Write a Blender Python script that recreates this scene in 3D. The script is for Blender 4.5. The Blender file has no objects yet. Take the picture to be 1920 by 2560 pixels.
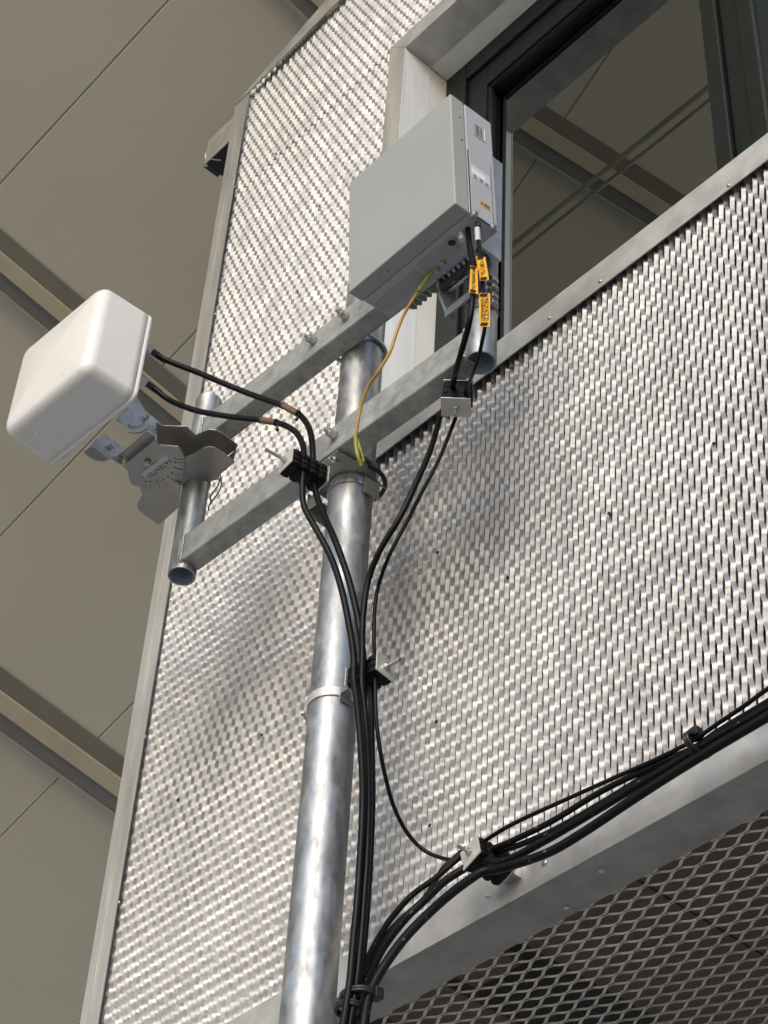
import bpy, bmesh, math, random
import numpy as np
from math import sin, cos, radians, pi, hypot, atan2
from mathutils import Vector, Matrix
random.seed(7); rng = np.random.default_rng(7)
S = bpy.context.scene

# ------------------------------------------------------------------ camera
YAW, PIT, ROL, FPX = radians(-50.66), radians(44.0), radians(3.83), 5150.0   # focal length in pixels of the 1920x2560 photo
_f = np.array([sin(YAW)*cos(PIT), cos(YAW)*cos(PIT), sin(PIT)])
_r = np.array([cos(YAW), -sin(YAW), 0]); _u = np.cross(_r, _f)
RT, UP = cos(ROL)*_r + sin(ROL)*_u, -sin(ROL)*_r + cos(ROL)*_u
CAM = np.array([0, 0, 1.6])
cam = bpy.data.cameras.new('camera'); co = bpy.data.objects.new('camera', cam); S.collection.objects.link(co)
cam.sensor_fit = 'VERTICAL'; cam.sensor_height = 24; cam.lens = FPX/2560*24
cam.clip_start = .05; cam.clip_end = 2000
co.matrix_world = Matrix(((RT[0], UP[0], -_f[0], CAM[0]), (RT[1], UP[1], -_f[1], CAM[1]), (RT[2], UP[2], -_f[2], CAM[2]), (0, 0, 0, 1)))
S.camera = co
S.render.resolution_x, S.render.resolution_y = 768, 1024

# ------------------------------------------------------------------ light
SUN_EL, SUN_AZ = radians(30), radians(30)      # azimuth: from the wall's outward normal (-Y) towards +X
w = bpy.data.worlds.new("World"); S.world = w; w.use_nodes = True
nt = w.node_tree; bg = nt.nodes['Background']
sky = nt.nodes.new('ShaderNodeTexSky'); sky.sky_type = 'NISHITA'; sky.sun_disc = False
sky.sun_elevation = SUN_EL; sky.sun_rotation = pi - SUN_AZ
sky.air_density = 1.0; sky.dust_density = 1.6; sky.ozone_density = 1.0
nt.links.new(sky.outputs[0], bg.inputs[0]); bg.inputs[1].default_value = 0.15
sun = bpy.data.lights.new('sun', 'SUN'); sun.energy = 0.38; sun.angle = radians(32); sun.color = (1, .99, .97)
so = bpy.data.objects.new('sun', sun); S.collection.objects.link(so)
sd = Vector((sin(SUN_AZ)*cos(SUN_EL), -cos(SUN_AZ)*cos(SUN_EL), sin(SUN_EL)))
so.rotation_euler = sd.to_track_quat('Z', 'Y').to_euler(); so.location = (3, -6, 6)
S.view_settings.view_transform = 'Standard'; S.view_settings.look = 'None'
S.view_settings.exposure = 0.78; S.view_settings.gamma = 1
S.render.engine = 'CYCLES'
S.cycles.max_bounces = 8; S.cycles.glossy_bounces = 5; S.cycles.diffuse_bounces = 4

# ------------------------------------------------------------------ geometry helpers
def ray(u, v):
    return RT*((u-960)/FPX) - UP*((v-1280)/FPX) + _f
def at(u, v, X=None, Y=None, Z=None):
    """the point of a real plane (X=, Y= or Z= const) that the photo shows at pixel u, v"""
    d = ray(u, v)
    t = (X-CAM[0])/d[0] if X is not None else (Y-CAM[1])/d[1] if Y is not None else (Z-CAM[2])/d[2]
    return Vector(CAM + d*t)
class MB:
    """collects shapes, then links them as one mesh object"""
    def __init__(s): s.v = []; s.f = []; s.sm = []
    def add(s, vs, fs, smooth=False):
        o = len(s.v); s.v += [tuple(p) for p in vs]; s.f += [tuple(i+o for i in f) for f in fs]; s.sm += [smooth]*len(fs)
        return s
    def box(s, a, b, M=None):
        (x0, y0, z0), (x1, y1, z1) = a, b
        x0, x1 = min(x0, x1), max(x0, x1); y0, y1 = min(y0, y1), max(y0, y1); z0, z1 = min(z0, z1), max(z0, z1)
        vs = [Vector(p) for p in ((x0,y0,z0),(x1,y0,z0),(x1,y1,z0),(x0,y1,z0),(x0,y0,z1),(x1,y0,z1),(x1,y1,z1),(x0,y1,z1))]
        if M: vs = [M @ p for p in vs]
        return s.add(vs, [(0,3,2,1),(4,5,6,7),(0,1,5,4),(1,2,6,5),(2,3,7,6),(3,0,4,7)])
    def prism(s, poly, d):
        """poly: 3-D points of one face; d: extrusion vector"""
        n = len(poly); P = [Vector(p) for p in poly]; d = Vector(d)
        nrm = sum(((P[i]-P[0]).cross(P[i+1]-P[0]) for i in range(1, n-1)), Vector())
        if nrm.dot(d) > 0: P.reverse()
        vs = P + [p+d for p in P]
        fs = [tuple(range(n)), tuple(range(2*n-1, n-1, -1))] + [(i, n+i, n+(i+1) % n, (i+1) % n) for i in range(n)]
        return s.add(vs, fs)
    def tube(s, pts, r, n=14, cap=True, rad=None, sm=True):
        P = [Vector(p) for p in pts]; m = len(P)
        T = [(P[min(i+1, m-1)]-P[max(i-1, 0)]).normalized() for i in range(m)]
        a = T[0].orthogonal().normalized(); vs = []
        for i in range(m):
            a = (a - T[i]*a.dot(T[i])).normalized(); b = T[i].cross(a)
            rr = rad[i] if rad is not None else r
            vs += [P[i] + (a*cos(2*pi*k/n) + b*sin(2*pi*k/n))*rr for k in range(n)]
        fs = [(i*n+k, i*n+(k+1) % n, (i+1)*n+(k+1) % n, (i+1)*n+k) for i in range(m-1) for k in range(n)]
        s.add(vs, fs, sm)
        if cap:
            s.add([vs[k] for k in range(n)], [tuple(range(n-1, -1, -1))]); s.add([vs[(m-1)*n+k] for k in range(n)], [tuple(range(n))])
        return s
    def pipe(s, a, b, R, t, n=48):
        """hollow round pipe"""
        a, b = Vector(a), Vector(b); T = (b-a).normalized(); u = T.orthogonal().normalized(); w_ = T.cross(u)
        ring = lambda c, r: [c + (u*cos(2*pi*k/n) + w_*sin(2*pi*k/n))*r for k in range(n)]
        vs = ring(a, R) + ring(b, R) + ring(b, R-t) + ring(a, R-t)
        q = lambda i, j: [(i*n+k, i*n+(k+1) % n, j*n+(k+1) % n, j*n+k) for k in range(n)]
        s.add(vs, q(0, 1), True); s.add(vs, q(2, 3), True); s.add(vs, q(1, 2)); s.add(vs, q(3, 0)); return s
    def hexa(s, c, ax, r, h):
        """hexagonal nut or bolt head"""
        ax = Vector(ax).normalized(); u = ax.orthogonal().normalized(); v = ax.cross(u); c = Vector(c)
        poly = [c + (u*cos(pi/3*k) + v*sin(pi/3*k))*r for k in range(6)]
        return s.prism(poly, ax*h)
    def build(s, name, m, parent=None, bevel=0, seg=2, angle=35):
        me = bpy.data.meshes.new(name); me.from_pydata([tuple(p) for p in s.v], [], s.f)
        me.polygons.foreach_set('use_smooth', s.sm); me.materials.append(m); me.validate()
        o = bpy.data.objects.new(name, me); S.collection.objects.link(o)
        if bevel:
            b = o.modifiers.new('bevel', 'BEVEL'); b.width = bevel; b.segments = seg; b.limit_method = 'ANGLE'; b.angle_limit = radians(angle)
            b.harden_normals = False
        if parent: attach(o, parent)
        return o
def attach(o, parent):
    o.parent = parent
    o.matrix_parent_inverse = Matrix.Translation(-parent.location) if parent.type == 'EMPTY' else Matrix.Identity(4)
def tag(o, label, cat, group=None):
    o['label'] = label; o['category'] = cat
    if group: o['group'] = group
    return o
def thing(name, label, cat, loc, group=None):
    o = bpy.data.objects.new(name, None); S.collection.objects.link(o); o.location = loc; o.empty_display_size = .05
    return tag(o, label, cat, group)
def spline(pts, per=10):
    P = [Vector(p) for p in pts]; P = [P[0]*2-P[1]] + P + [P[-1]*2-P[-2]]; out = []
    for i in range(1, len(P)-2):
        a, b, c, d = P[i-1:i+3]
        for k in range(per):
            t = k/per
            out.append(.5*((2*b) + (c-a)*t + (2*a-5*b+4*c-d)*t*t + (3*b-a-3*c+d)*t**3))
    out.append(P[-2]); return out
def text_mesh(name, body, m, parent, size, M, thick=.0003, align='CENTER'):
    c = bpy.data.curves.new(name, 'FONT'); c.body = body; c.size = size; c.align_x = align; c.align_y = 'CENTER'; c.extrude = thick
    t = bpy.data.objects.new(name+'_c', c); S.collection.objects.link(t)
    bpy.context.view_layer.update()
    me = bpy.data.meshes.new_from_object(t.evaluated_get(bpy.context.evaluated_depsgraph_get()))
    bpy.data.objects.remove(t); bpy.data.curves.remove(c)
    me.transform(M); me.materials.clear(); me.materials.append(m)
    o = bpy.data.objects.new(name, me); S.collection.objects.link(o); attach(o, parent); return o
def frame(o, x, y):
    """4x4 with given origin and x,y axes"""
    x = Vector(x).normalized(); y = Vector(y); y = (y - x*y.dot(x)).normalized(); z = x.cross(y); o = Vector(o)
    return Matrix(((x.x, y.x, z.x, o.x), (x.y, y.y, z.y, o.y), (x.z, y.z, z.z, o.z), (0, 0, 0, 1)))

# ------------------------------------------------------------------ materials
def mat(name, col, rough=.5, metal=0, vary=.1, scale=8, stretch=(1, 1, 1), bump=0, bscale=60, rvar=.1, coat=0, spots=None, detail=5, spec=.5, col2=None):
    m = bpy.data.materials.new(name); m.use_nodes = True; n = m.node_tree.nodes; L = m.node_tree.links; P = n['Principled BSDF']
    P.inputs['Metallic'].default_value = metal; P.inputs['Roughness'].default_value = rough
    P.inputs['Specular IOR Level'].default_value = spec; P.inputs['Coat Weight'].default_value = coat; P.inputs['Coat Roughness'].default_value = .12
    tc = n.new('ShaderNodeTexCoord'); mp = n.new('ShaderNodeMapping'); mp.inputs['Scale'].default_value = stretch
    L.new(tc.outputs['Object'], mp.inputs[0])
    no = n.new('ShaderNodeTexNoise'); no.inputs['Scale'].default_value = scale; no.inputs['Detail'].default_value = detail; no.inputs['Roughness'].default_value = .6
    L.new(mp.outputs[0], no.inputs['Vector'])
    cr = n.new('ShaderNodeValToRGB'); cr.color_ramp.elements[0].position = .3; cr.color_ramp.elements[1].position = .7
    a = [max(0, c*(1-vary)) for c in col]; b = [min(1, c*(1+vary)) for c in (col2 or col)]
    cr.color_ramp.elements[0].color = (*a, 1); cr.color_ramp.elements[1].color = (*b, 1)
    L.new(no.outputs['Fac'], cr.inputs[0]); out = cr.outputs[0]
    if spots:
        sc, thr, scol = spots
        v = n.new('ShaderNodeTexNoise'); v.inputs['Scale'].default_value = sc; v.inputs['Detail'].default_value = 6; L.new(tc.outputs['Object'], v.inputs['Vector'])
        r2 = n.new('ShaderNodeValToRGB'); r2.color_ramp.elements[0].position = thr; r2.color_ramp.elements[1].position = min(1, thr+.05)
        L.new(v.outputs['Fac'], r2.inputs[0]); mx = n.new('ShaderNodeMix'); mx.data_type = 'RGBA'
        L.new(r2.outputs[0], mx.inputs[0]); L.new(out, mx.inputs[6]); mx.inputs[7].default_value = (*scol, 1); out = mx.outputs[2]
    L.new(out, P.inputs['Base Color'])
    mr = n.new('ShaderNodeMapRange'); mr.inputs[1].default_value = .3; mr.inputs[2].default_value = .7
    mr.inputs[3].default_value = max(.02, rough-rvar); mr.inputs[4].default_value = min(1, rough+rvar)
    n2 = n.new('ShaderNodeTexNoise'); n2.inputs['Scale'].default_value = scale*2.3; n2.inputs['Detail'].default_value = 4; L.new(mp.outputs[0], n2.inputs['Vector'])
    L.new(n2.outputs['Fac'], mr.inputs[0]); L.new(mr.outputs[0], P.inputs['Roughness'])
    if bump:
        bn = n.new('ShaderNodeTexNoise'); bn.inputs['Scale'].default_value = bscale; bn.inputs['Detail'].default_value = 3; L.new(mp.outputs[0], bn.inputs['Vector'])
        bp = n.new('ShaderNodeBump'); bp.inputs['Strength'].default_value = bump; bp.inputs['Distance'].default_value = .002
        L.new(bn.outputs['Fac'], bp.inputs['Height']); L.new(bp.outputs[0], P.inputs['Normal'])
    return m
M_clad = mat('cladding_aluminium', (.385, .385, .385), .50, .78, .12, 5, bump=.5, bscale=45, rvar=.08, spots=(26, .68, (.27, .26, .245)))
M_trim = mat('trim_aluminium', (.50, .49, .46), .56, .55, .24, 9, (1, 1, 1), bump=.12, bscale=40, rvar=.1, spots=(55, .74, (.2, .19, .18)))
M_trimv = mat('upright_trim_aluminium', (.50, .485, .455), .55, .55, .24, 14, (1, 1, .12), bump=.1, bscale=50, rvar=.1)
M_reveal = mat('skylit_aluminium', (.86, .87, .88), .42, .1, .12, 16, (1, 1, .1), bump=.08)  # paler than the trims, skylight on the jamb put into the colour
M_under = mat('shaded_trim_aluminium', (.33, .31, .28), .5, .6, .2, 9, bump=.1, bscale=40)  # darker copy of the trim metal, shade under the rail put into colour
M_cream = mat('cream_paint', (.78, .76, .70), .5, 0, .05, 6)
M_galv = mat('galvanised_pipe', (.40, .41, .405), .46, .85, .28, 26, (1, 1, .45), bump=.2, bscale=30, rvar=.14, detail=8)
M_galvr = mat('galvanised_rail', (.42, .43, .41), .55, .6, .26, 24, (1, 1, 1), bump=.12, bscale=60, rvar=.1, spots=(30, .7, (.5, .5, .49)))
M_galvin = mat('skylit_pipe_bore', (.46, .56, .62), .6, .4, .1, 12)  # lightened and blued, skylight inside the pipe put into the colour
M_plate = mat('clamp_plate_steel', (.66, .64, .59), .42, .5, .06, 20)
M_stain = mat('stainless_steel', (.55, .54, .52), .3, .95, .08, 20, bump=.05)
M_bracket = mat('stainless_bracket', (.42, .405, .385), .42, .9, .1, 14, rvar=.08)
M_zinc = mat('zinc_plate', (.62, .64, .67), .4, .85, .12, 20)
M_radome = mat('radome_white', (.78, .76, .72), .28, 0, .0, 1.5, coat=.3, rvar=.02, detail=1)
M_radio = mat('radio_grey_paint', (.33, .345, .335), .5, 0, .03, 5, bump=.05, bscale=400, rvar=.05)
M_radio2 = mat('radio_cover_paint', (.40, .415, .445), .5, 0, .03, 5, bump=.05, bscale=400, rvar=.05)
M_fin = mat('heat_sink_grey', (.34, .37, .36), .55, .2, .06, 12)
M_cast = mat('cast_bracket_grey', (.27, .29, .31), .5, .5, .12, 15)
M_dark = mat('dark_bracket', (.05, .052, .055), .5, .3, .2, 15)
M_blk = mat('black_cable', (.004, .004, .0045), .36, 0, .25, 30, rvar=.06, spec=.18)
M_blkdirty = mat('dusty_black_cable', (.004, .004, .004), .42, 0, .25, 30, spec=.18, spots=(70, .66, (.10, .10, .09)))
M_rub = mat('black_clamp_rubber', (.004, .004, .0045), .6, 0, .3, 40, spec=.2, bump=.2, bscale=200)
M_tie = mat('black_nylon', (.012, .012, .014), .4, 0, .2, 40)
M_yel = mat('yellow_green_wire', (.44, .25, .05), .4, 0, .15, 10)
M_yel2 = mat('yellow_green_bare', (.30, .30, .045), .4, 0, .25, 60)
M_tagm = mat('amber_tag', (.80, .42, .03), .5, 0, .06, 20)
M_ink = mat('black_ink', (.03, .025, .02), .6)
M_inkg = mat('grey_ink', (.22, .22, .24), .6)
M_lab = mat('silver_label', (.60, .60, .60), .5, 0, .04, 30)
M_labw = mat('white_print', (.80, .80, .82), .5, 0, .03, 30)
M_orange = mat('orange_label', (.72, .38, .10), .5, 0, .1, 60)
M_dark_fix = mat('dark_fixing', (.03, .028, .025), .6, .3, .2, 40)
M_wframe = mat('dark_green_frame', (.006, .010, .008), .42, 0, .3, 90, spec=.28, bump=.6, bscale=260, rvar=.12)
M_gasket = mat('black_gasket', (.01, .012, .011), .5)
M_soffit = mat('soffit_panel', (.66, .595, .46), .62, 0, .035, 1.2, bump=.03, spots=(2.2, .73, (.655, .58, .44)))
M_joint = mat('soffit_joint', (.34, .30, .23), .7, 0, .1, 8)
M_purlin = mat('purlin_shaded_side', (.25, .22, .17), .55, 0, .06, 4)  # shade on the beam's side put into a darker brown
M_flange = mat('purlin_flange_tan', (.62, .52, .36), .5, 0, .07, 5)  # tan paint, kept lighter to stand for the lit lower face
M_flash = mat('purlin_shaded_band', (.23, .22, .20), .5, 0, .05, 5)  # shade on the far band put into a dark grey
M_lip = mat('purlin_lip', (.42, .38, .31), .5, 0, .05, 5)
M_conduit = mat('conduit_steel', (.50, .46, .37), .45, .3, .08, 5)
M_mesh2 = mat('soffit_mesh_steel', (.66, .60, .51), .6, .15, .1, 12, rvar=.08)
M_brown = mat('brown_board', (.13, .10, .082), .7, 0, .1, 3)
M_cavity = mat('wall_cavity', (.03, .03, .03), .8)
M_conc = mat('concrete', (.42, .40, .37), .85, 0, .12, .6, bump=.1)
M_ground = mat('paving', (.35, .33, .295), .85, 0, .12, .4, bump=.1)
g = bpy.data.materials.new('window_glass'); g.use_nodes = True; gn = g.node_tree.nodes; gl = g.node_tree.links
gn.remove(gn['Principled BSDF']); gs = gn.new('ShaderNodeBsdfGlossy'); gs.inputs['Roughness'].default_value = .0; gs.inputs['Color'].default_value = (.95, 1, .97, 1)
gt = gn.new('ShaderNodeBsdfTransparent'); gt.inputs['Color'].default_value = (.55, .6, .57, 1)
gx = gn.new('ShaderNodeMixShader'); gf = gn.new('ShaderNodeFresnel'); gf.inputs[0].default_value = 3.1
gl.new(gf.outputs[0], gx.inputs[0]); gl.new(gt.outputs[0], gx.inputs[1]); gl.new(gs.outputs[0], gx.inputs[2]); gl.new(gx.outputs[0], gn['Material Output'].inputs[0])
M_glass = g

# ------------------------------------------------------------------ setting
WY = 2.61                                     # plane of the cladding
o = MB().box((-150, -150, -.2), (150, 150, 0)).build('ground', M_ground); o['kind'] = 'structure'

# canopy soffit: a plane that rises to the right, 1.17 m boards, purlins across
sv = Vector((.90393661, .09741671, .41642358)); cv = Vector((-.05422142, .99195901, -.11435629)); nv = Vector((-.42421533, .08079175, .90195013))
P0 = Vector((-4.3, 2.6, 10.))
def sc(s, c, n=0): return P0 + sv*s + cv*c + nv*n
def slab(mb, s0, s1, c0, c1, n0, n1): return mb.prism([sc(s0, c0, n0), sc(s1, c0, n0), sc(s1, c1, n0), sc(s0, c1, n0)], nv*(n1-n0))
can = thing('canopy', 'beige panelled canopy soffit sloping high above the metal wall, crossed by brown beams', 'canopy', sc(0, 0))
seams = [-7.2, -6.02, -4.84, -3.66, -2.49, -1.308, -.128, 1.054, 2.21, 3.39, 4.57, 5.75]  # out-of-view front rows added so the cladding reflects soffit, not sky
for i in range(len(seams)-1):
    mb = MB(); slab(mb, -11, 4.6, seams[i]+.004, seams[i+1]-.004, 0, .04); mb.build('soffit_panel', M_soffit, can, bevel=.003, seg=1)
for c__ in seams[1:-1]: slab(MB(), -11, 4.6, c__-.0038, c__+.0038, .0035, .03).build('joint_filler', M_joint, can)
slab(MB(), -11, 4.6, seams[0], seams[-1], .045, .08).build('backing_board', M_joint, can)
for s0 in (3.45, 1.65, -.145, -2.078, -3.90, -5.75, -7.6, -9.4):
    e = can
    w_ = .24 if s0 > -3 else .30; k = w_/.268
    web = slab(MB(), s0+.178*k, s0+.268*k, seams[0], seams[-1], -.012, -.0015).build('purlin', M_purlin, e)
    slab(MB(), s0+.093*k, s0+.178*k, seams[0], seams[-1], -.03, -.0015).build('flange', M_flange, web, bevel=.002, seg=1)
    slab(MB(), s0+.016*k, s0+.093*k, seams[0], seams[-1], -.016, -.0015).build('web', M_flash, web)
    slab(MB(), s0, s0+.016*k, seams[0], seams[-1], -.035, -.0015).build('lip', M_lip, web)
cd = thing('conduit', 'pair of grey tubes running level under the canopy, seen mirrored in the window', 'conduit', (-4, 1.25, 9.6))
MB().tube([(-4.75, 1.262, 9.6), (1.2, 1.262, 9.6)], .013).build('tube', M_conduit, cd)
MB().tube([(-4.75, 1.205, 9.6), (1.2, 1.205, 9.6)], .010).build('tube', M_conduit, cd)

# building core behind the cladding (with the window opening)
bl = thing('building', 'dark building wall behind the bright perforated metal cladding', 'building', (-3, 3, 4))
XL, XR = -3.207, -.55                        # window opening
mb = MB()
mb.box((-4.28, 2.745, 4.30), (XL-.02, 2.80, 8.64)); mb.box((XR+.02, 2.745, 4.30), (.9, 2.80, 8.64))
mb.box((XL-.02, 2.745, 7.89), (XR+.02, 2.80, 8.64)); mb.box((XL-.02, 2.745, 4.30), (XR+.02, 2.80, 5.80))
mb.build('wall', M_cavity, bl)
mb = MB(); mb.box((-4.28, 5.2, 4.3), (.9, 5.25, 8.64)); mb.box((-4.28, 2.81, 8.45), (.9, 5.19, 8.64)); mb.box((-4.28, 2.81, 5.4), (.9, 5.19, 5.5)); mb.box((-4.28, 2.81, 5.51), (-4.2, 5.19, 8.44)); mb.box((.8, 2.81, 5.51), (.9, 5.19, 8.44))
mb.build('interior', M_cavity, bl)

# expanded metal cladding: real tilted strands
LW, PT, TH, SW = .078, .0182, radians(42), .0112
def cladding(name, x0, x1, z0, z1, hole, label, y=WY):
    nx = int(round((x1-x0)/PT)); ns = 14; dz = LW/ns; nz = int((z1-z0)/dz)+1
    z = z0 + np.arange(nz)*dz
    jit = .0006
    V, Fc = [], []
    # cross-section offsets along the strip (fraction of width) and normal bulge
    cs = np.array([(-.5, .0006), (-.5, .0), (-.5, .0), (.5, .0), (.5, .0), (.5, .0006)])
    off = 0
    for j in range(nx):
        ph = (z/LW + (.5 if j % 2 else 0)) % 1.0
        tri = np.interp(ph, [0, .06, .28, .46, .53, .66, .93, 1], [-1, -.98, .05, .96, 1, .5, -.95, -1])
        # tri=+1: bonded to the left neighbour; -1: bonded to the right neighbour
        cx = x0 + (j+.5)*PT + (-PT/2 + SW/2*cos(TH))*tri
        cy = y + SW/2*sin(TH)*tri
        cx = cx + rng.normal(0, jit*.5, nz); cy = cy + rng.normal(0, jit*.4, nz) + .004*np.sin(z*1.7+j*.011) + .003*np.sin(j*.05+z*.9)
        th = TH + .10*np.abs(tri)*np.sign(tri) + rng.normal(0, .05, nz) + rng.normal(0, .03)
        dx, dy = np.cos(th), np.sin(th)
        vv = np.empty((nz, 6, 3))
        for k, (a, b) in enumerate(cs):
            # b along the outward normal (sin, -cos)
            vv[:, k, 0] = cx + a*SW*1.03*dx - b*dy
            vv[:, k, 1] = cy + a*SW*1.03*dy + b*dx
            vv[:, k, 2] = z
        V.append(vv.reshape(-1, 3))
        zi = np.arange(nz-1)
        zc = z[:-1] + dz/2; xc = x0+(j+.5)*PT
        keep = np.ones(nz-1, bool)
        if hole:
            hx0, hx1, hz0, hz1 = hole
            if hx0 < xc < hx1: keep &= ~((zc > hz0) & (zc < hz1))
        zi = zi[keep]
        for k in (0, 2, 4):
            a = off + zi*6 + k
            Fc.append(np.stack([a, a+1, a+7, a+6], 1))
        off += nz*6
    V = np.concatenate(V); Fc = np.concatenate(Fc).astype(np.int32)
    me = bpy.data.meshes.new(name); me.vertices.add(len(V)); me.vertices.foreach_set('co', V.ravel().astype(np.float32))
    me.loops.add(Fc.size); me.loops.foreach_set('vertex_index', Fc.ravel()); me.polygons.add(len(Fc))
    me.polygons.foreach_set('loop_start', np.arange(0, Fc.size, 4, dtype=np.int32)); me.update(calc_edges=True)
    me.polygons.foreach_set('use_smooth', np.ones(len(Fc), bool)); me.materials.append(M_clad); me.validate()
    o = bpy.data.objects.new(name, me); S.collection.objects.link(o)
    return tag(o, label, 'cladding', 'expanded metal cladding sheets')
HOLE = (-3.25, XR+.05, 5.82, 7.93)
cladding('cladding_sheet', -4.232, .2, 4.10, 8.018, HOLE, 'large bright expanded aluminium sheet around and below the window, behind the mast')
cladding('cladding_sheet', -4.232, .2, 8.000, 8.72, None, 'top strip of bright expanded aluminium above the jagged sheet joint', WY-.003)

fx = S.collection.objects['cladding_sheet']
for u, v in ((800, 515), (690, 385), (745, 730), (655, 1838), (1270, 1445), (1095, 1382), (1092, 1805), (1075, 2064), (445, 2000), (1527, 1288), (1785, 1110), (1876, 590), (1523, 1284)):
    p = at(u, v, Y=WY-.004); MB().tube([p, p+Vector((0, -.003, 0))], .006, 10, rad=[.0048, .004]).build('fixing', M_dark_fix, fx)
# ------------------------------------------------------------------ trims
def rivets(parent, pts, n=(0, -1, 0), r=.0045):
    for p in pts:
        mb = MB(); p = Vector(p); n_ = Vector(n)
        mb.tube([p, p+n_*.0014, p+n_*.0026, p+n_*.003], r, 12, rad=[r*1.35, r*1.3, r*.75, r*.3]).build('rivet', M_stain, parent)
e = thing('edge_trim', 'grey aluminium strip down the left edge of the metal wall', 'trim', (-4.25, 2.6, 4))
MB().box((-4.297, 2.588, 3.3), (-4.208, 2.592, 8.645)).build('face', M_trimv, e)
MB().box((-4.262, 2.5855, 3.3), (-4.258, 2.5879, 8.60)).build('ridge', M_trimv, e)
MB().box((-4.2965, 2.5925, 3.3), (-4.2925, 2.70, 8.64)).build('return', M_trimv, e)
rivets(e, [at(632/1, 1842, Y=2.585) if 0 else at(u, v, Y=2.586) for u, v in ((363, 1842), (297, 2256), (588, 467), (537, 785), (540, 850), (425, 1500))])
# top trim rises gently to the right
e = thing('top_trim', 'grey aluminium strip along the sloping top edge of the metal wall', 'trim', (-4, 2.6, 8.7))
tA, tB, tC, tD = Vector((-4.305, 0, 8.655)), Vector((-4.205, 0, 8.625)), Vector((.2, 0, 8.99)), Vector((.2, 0, 9.14))
poly = [Vector((p.x, 2.584, p.z)) for p in (Vector((-4.205, 0, 8.652)), Vector((.2, 0, 8.955)), Vector((.2, 0, 9.10)), Vector((-4.30, 0, 8.652)), )]
poly = [Vector((-4.208, 2.584, 8.650)), Vector((.2, 2.584, 8.96)), Vector((.2, 2.584, 9.21)), Vector((-3.72, 2.584, 8.80)), Vector((-4.297, 2.584, 8.655))]
MB().prism(poly, (0, .004, 0)).build('face', M_trim, e)
rivets(e, [at(u, v, Y=2.583) for u, v in ((626, 236), (655, 192))])
# filler of cladding between the sheet top and the rising trim
# corner end of a profile that sticks out behind the edge trim
e = thing('beam_end', 'dirty open end of an aluminium profile sticking out left of the wall edge', 'beam', (-4.45, 2.64, 8.5))
MB().box((-4.50, 2.612, 8.475), (-4.302, 2.616, 8.640)).build('face', M_trim, e)
MB().box((-4.545, 2.64, 8.60), (-4.302, 2.95, 8.645)).build('cover', M_cream, e)
MB().box((-4.499, 2.617, 8.480), (-4.302, 2.765, 8.595)).build('cavity_shade', M_gasket, e)  # solid black block standing in for shade inside the open profile
MB().box((-4.56, 2.65, 8.545), (-4.5015, 2.72, 8.598)).build('end_plate', M_dark, e)
MB().tube(spline([(-4.53, 2.63, 8.60), (-4.50, 2.611, 8.53), (-4.51, 2.63, 8.49), (-4.47, 2.615, 8.482), (-4.44, 2.65, 8.479)], 6), .0035, 6).build('cobweb', M_cream, e)

# sill trim under the window
e = thing('sill_trim', 'grey aluminium window sill strip above the lower cladding', 'trim', (-2, 2.6, 5.85))
MB().box((-3.206, 2.583, 5.785), (.2, 2.587, 5.885)).build('face', M_trim, e, bevel=.0008)
MB().box((-3.206, 2.5875, 5.881), (.2, 2.82, 5.885)).build('top', M_trim, e)
rivets(e, [at(u, v, Y=2.582) for u, v in ((1373, 795), (1822, 463), (1500, 1000-297))])
# window surround
e = thing('window_surround', 'aluminium surround of the window recess, cream painted deeper inside', 'window surround', (-3.25, 2.6, 7))
MB().prism([(-3.294, 2.584, 5.784), (-3.207, 2.584, 5.784), (-3.207, 2.584, 7.872), (-3.294, 2.584, 7.965)], (0, .003, 0)).build('jamb_face', M_trimv, e)
MB().prism([(-3.292, 2.584, 7.9655), (-3.2062, 2.584, 7.8735), (.2, 2.584, 7.8735), (.2, 2.584, 7.9655)], (0, .003, 0)).build('head_face', M_trim, e)
MB().box((-3.210, 2.5875, 5.886), (-3.207, 2.706, 7.8712)).build('jamb_reveal', M_reveal, e)
MB().box((-3.2066, 2.5875, 7.8722), (.2, 2.706, 7.8752)).build('head_reveal', M_trim, e)
MB().box((-3.2105, 2.7062, 5.886), (-3.2085, 2.80, 7.8712)).build('inner_jamb', M_cream, e)
MB().box((-3.2066, 2.7062, 7.8735), (.2, 2.80, 7.8765)).build('inner_head', M_cream, e)
MB().box((-3.2068, 2.5825, 5.886), (-3.2052, 2.5862, 7.871)).build('edge', M_reveal, e)  # pale strip standing in for the highlight along the jamb corner
# window: frame, sash, mullion, glass
GY = 2.850
w1 = thing('window', 'large window with dark green frame reflecting the beige canopy', 'window', (-2.5, GY, 6.5))
mb = MB(); mb.box((-3.2083, 2.785, 5.886), (-3.105, 2.845, 7.875)); mb.box((-3.1045, 2.785, 7.775), (.2, 2.845, 7.875)); mb.box((-3.1045, 2.785, 5.886), (.2, 2.845, 5.95))
mb.build('frame', M_wframe, w1, bevel=.004)
mb = MB(); mb.box((-3.104, 2.80, 5.951), (-3.012, 2.86, 7.774)); mb.box((-3.0115, 2.80, 7.66), (-2.08, 2.86, 7.774)); mb.box((-3.0115, 2.80, 5.951), (-2.08, 2.86, 6.02))
mb.build('sash', M_wframe, w1, bevel=.004)
mb = MB(); mb.box((-3.0112, 2.812, 6.021), (-3.004, 2.826, 7.659)); mb.box((-3.0035, 2.812, 7.652), (-2.08, 2.826, 7.659))
mb.build('gasket', M_gasket, w1)
MB().box((-2.058, 2.775, 5.951), (-2.000, 2.86, 7.774)).build('mullion', M_wframe, w1, bevel=.006)
MB().box((-1.999, 2.79, 5.951), (-1.93, 2.86, 7.774)).build('mullion', M_wframe, w1, bevel=.006)
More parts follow.
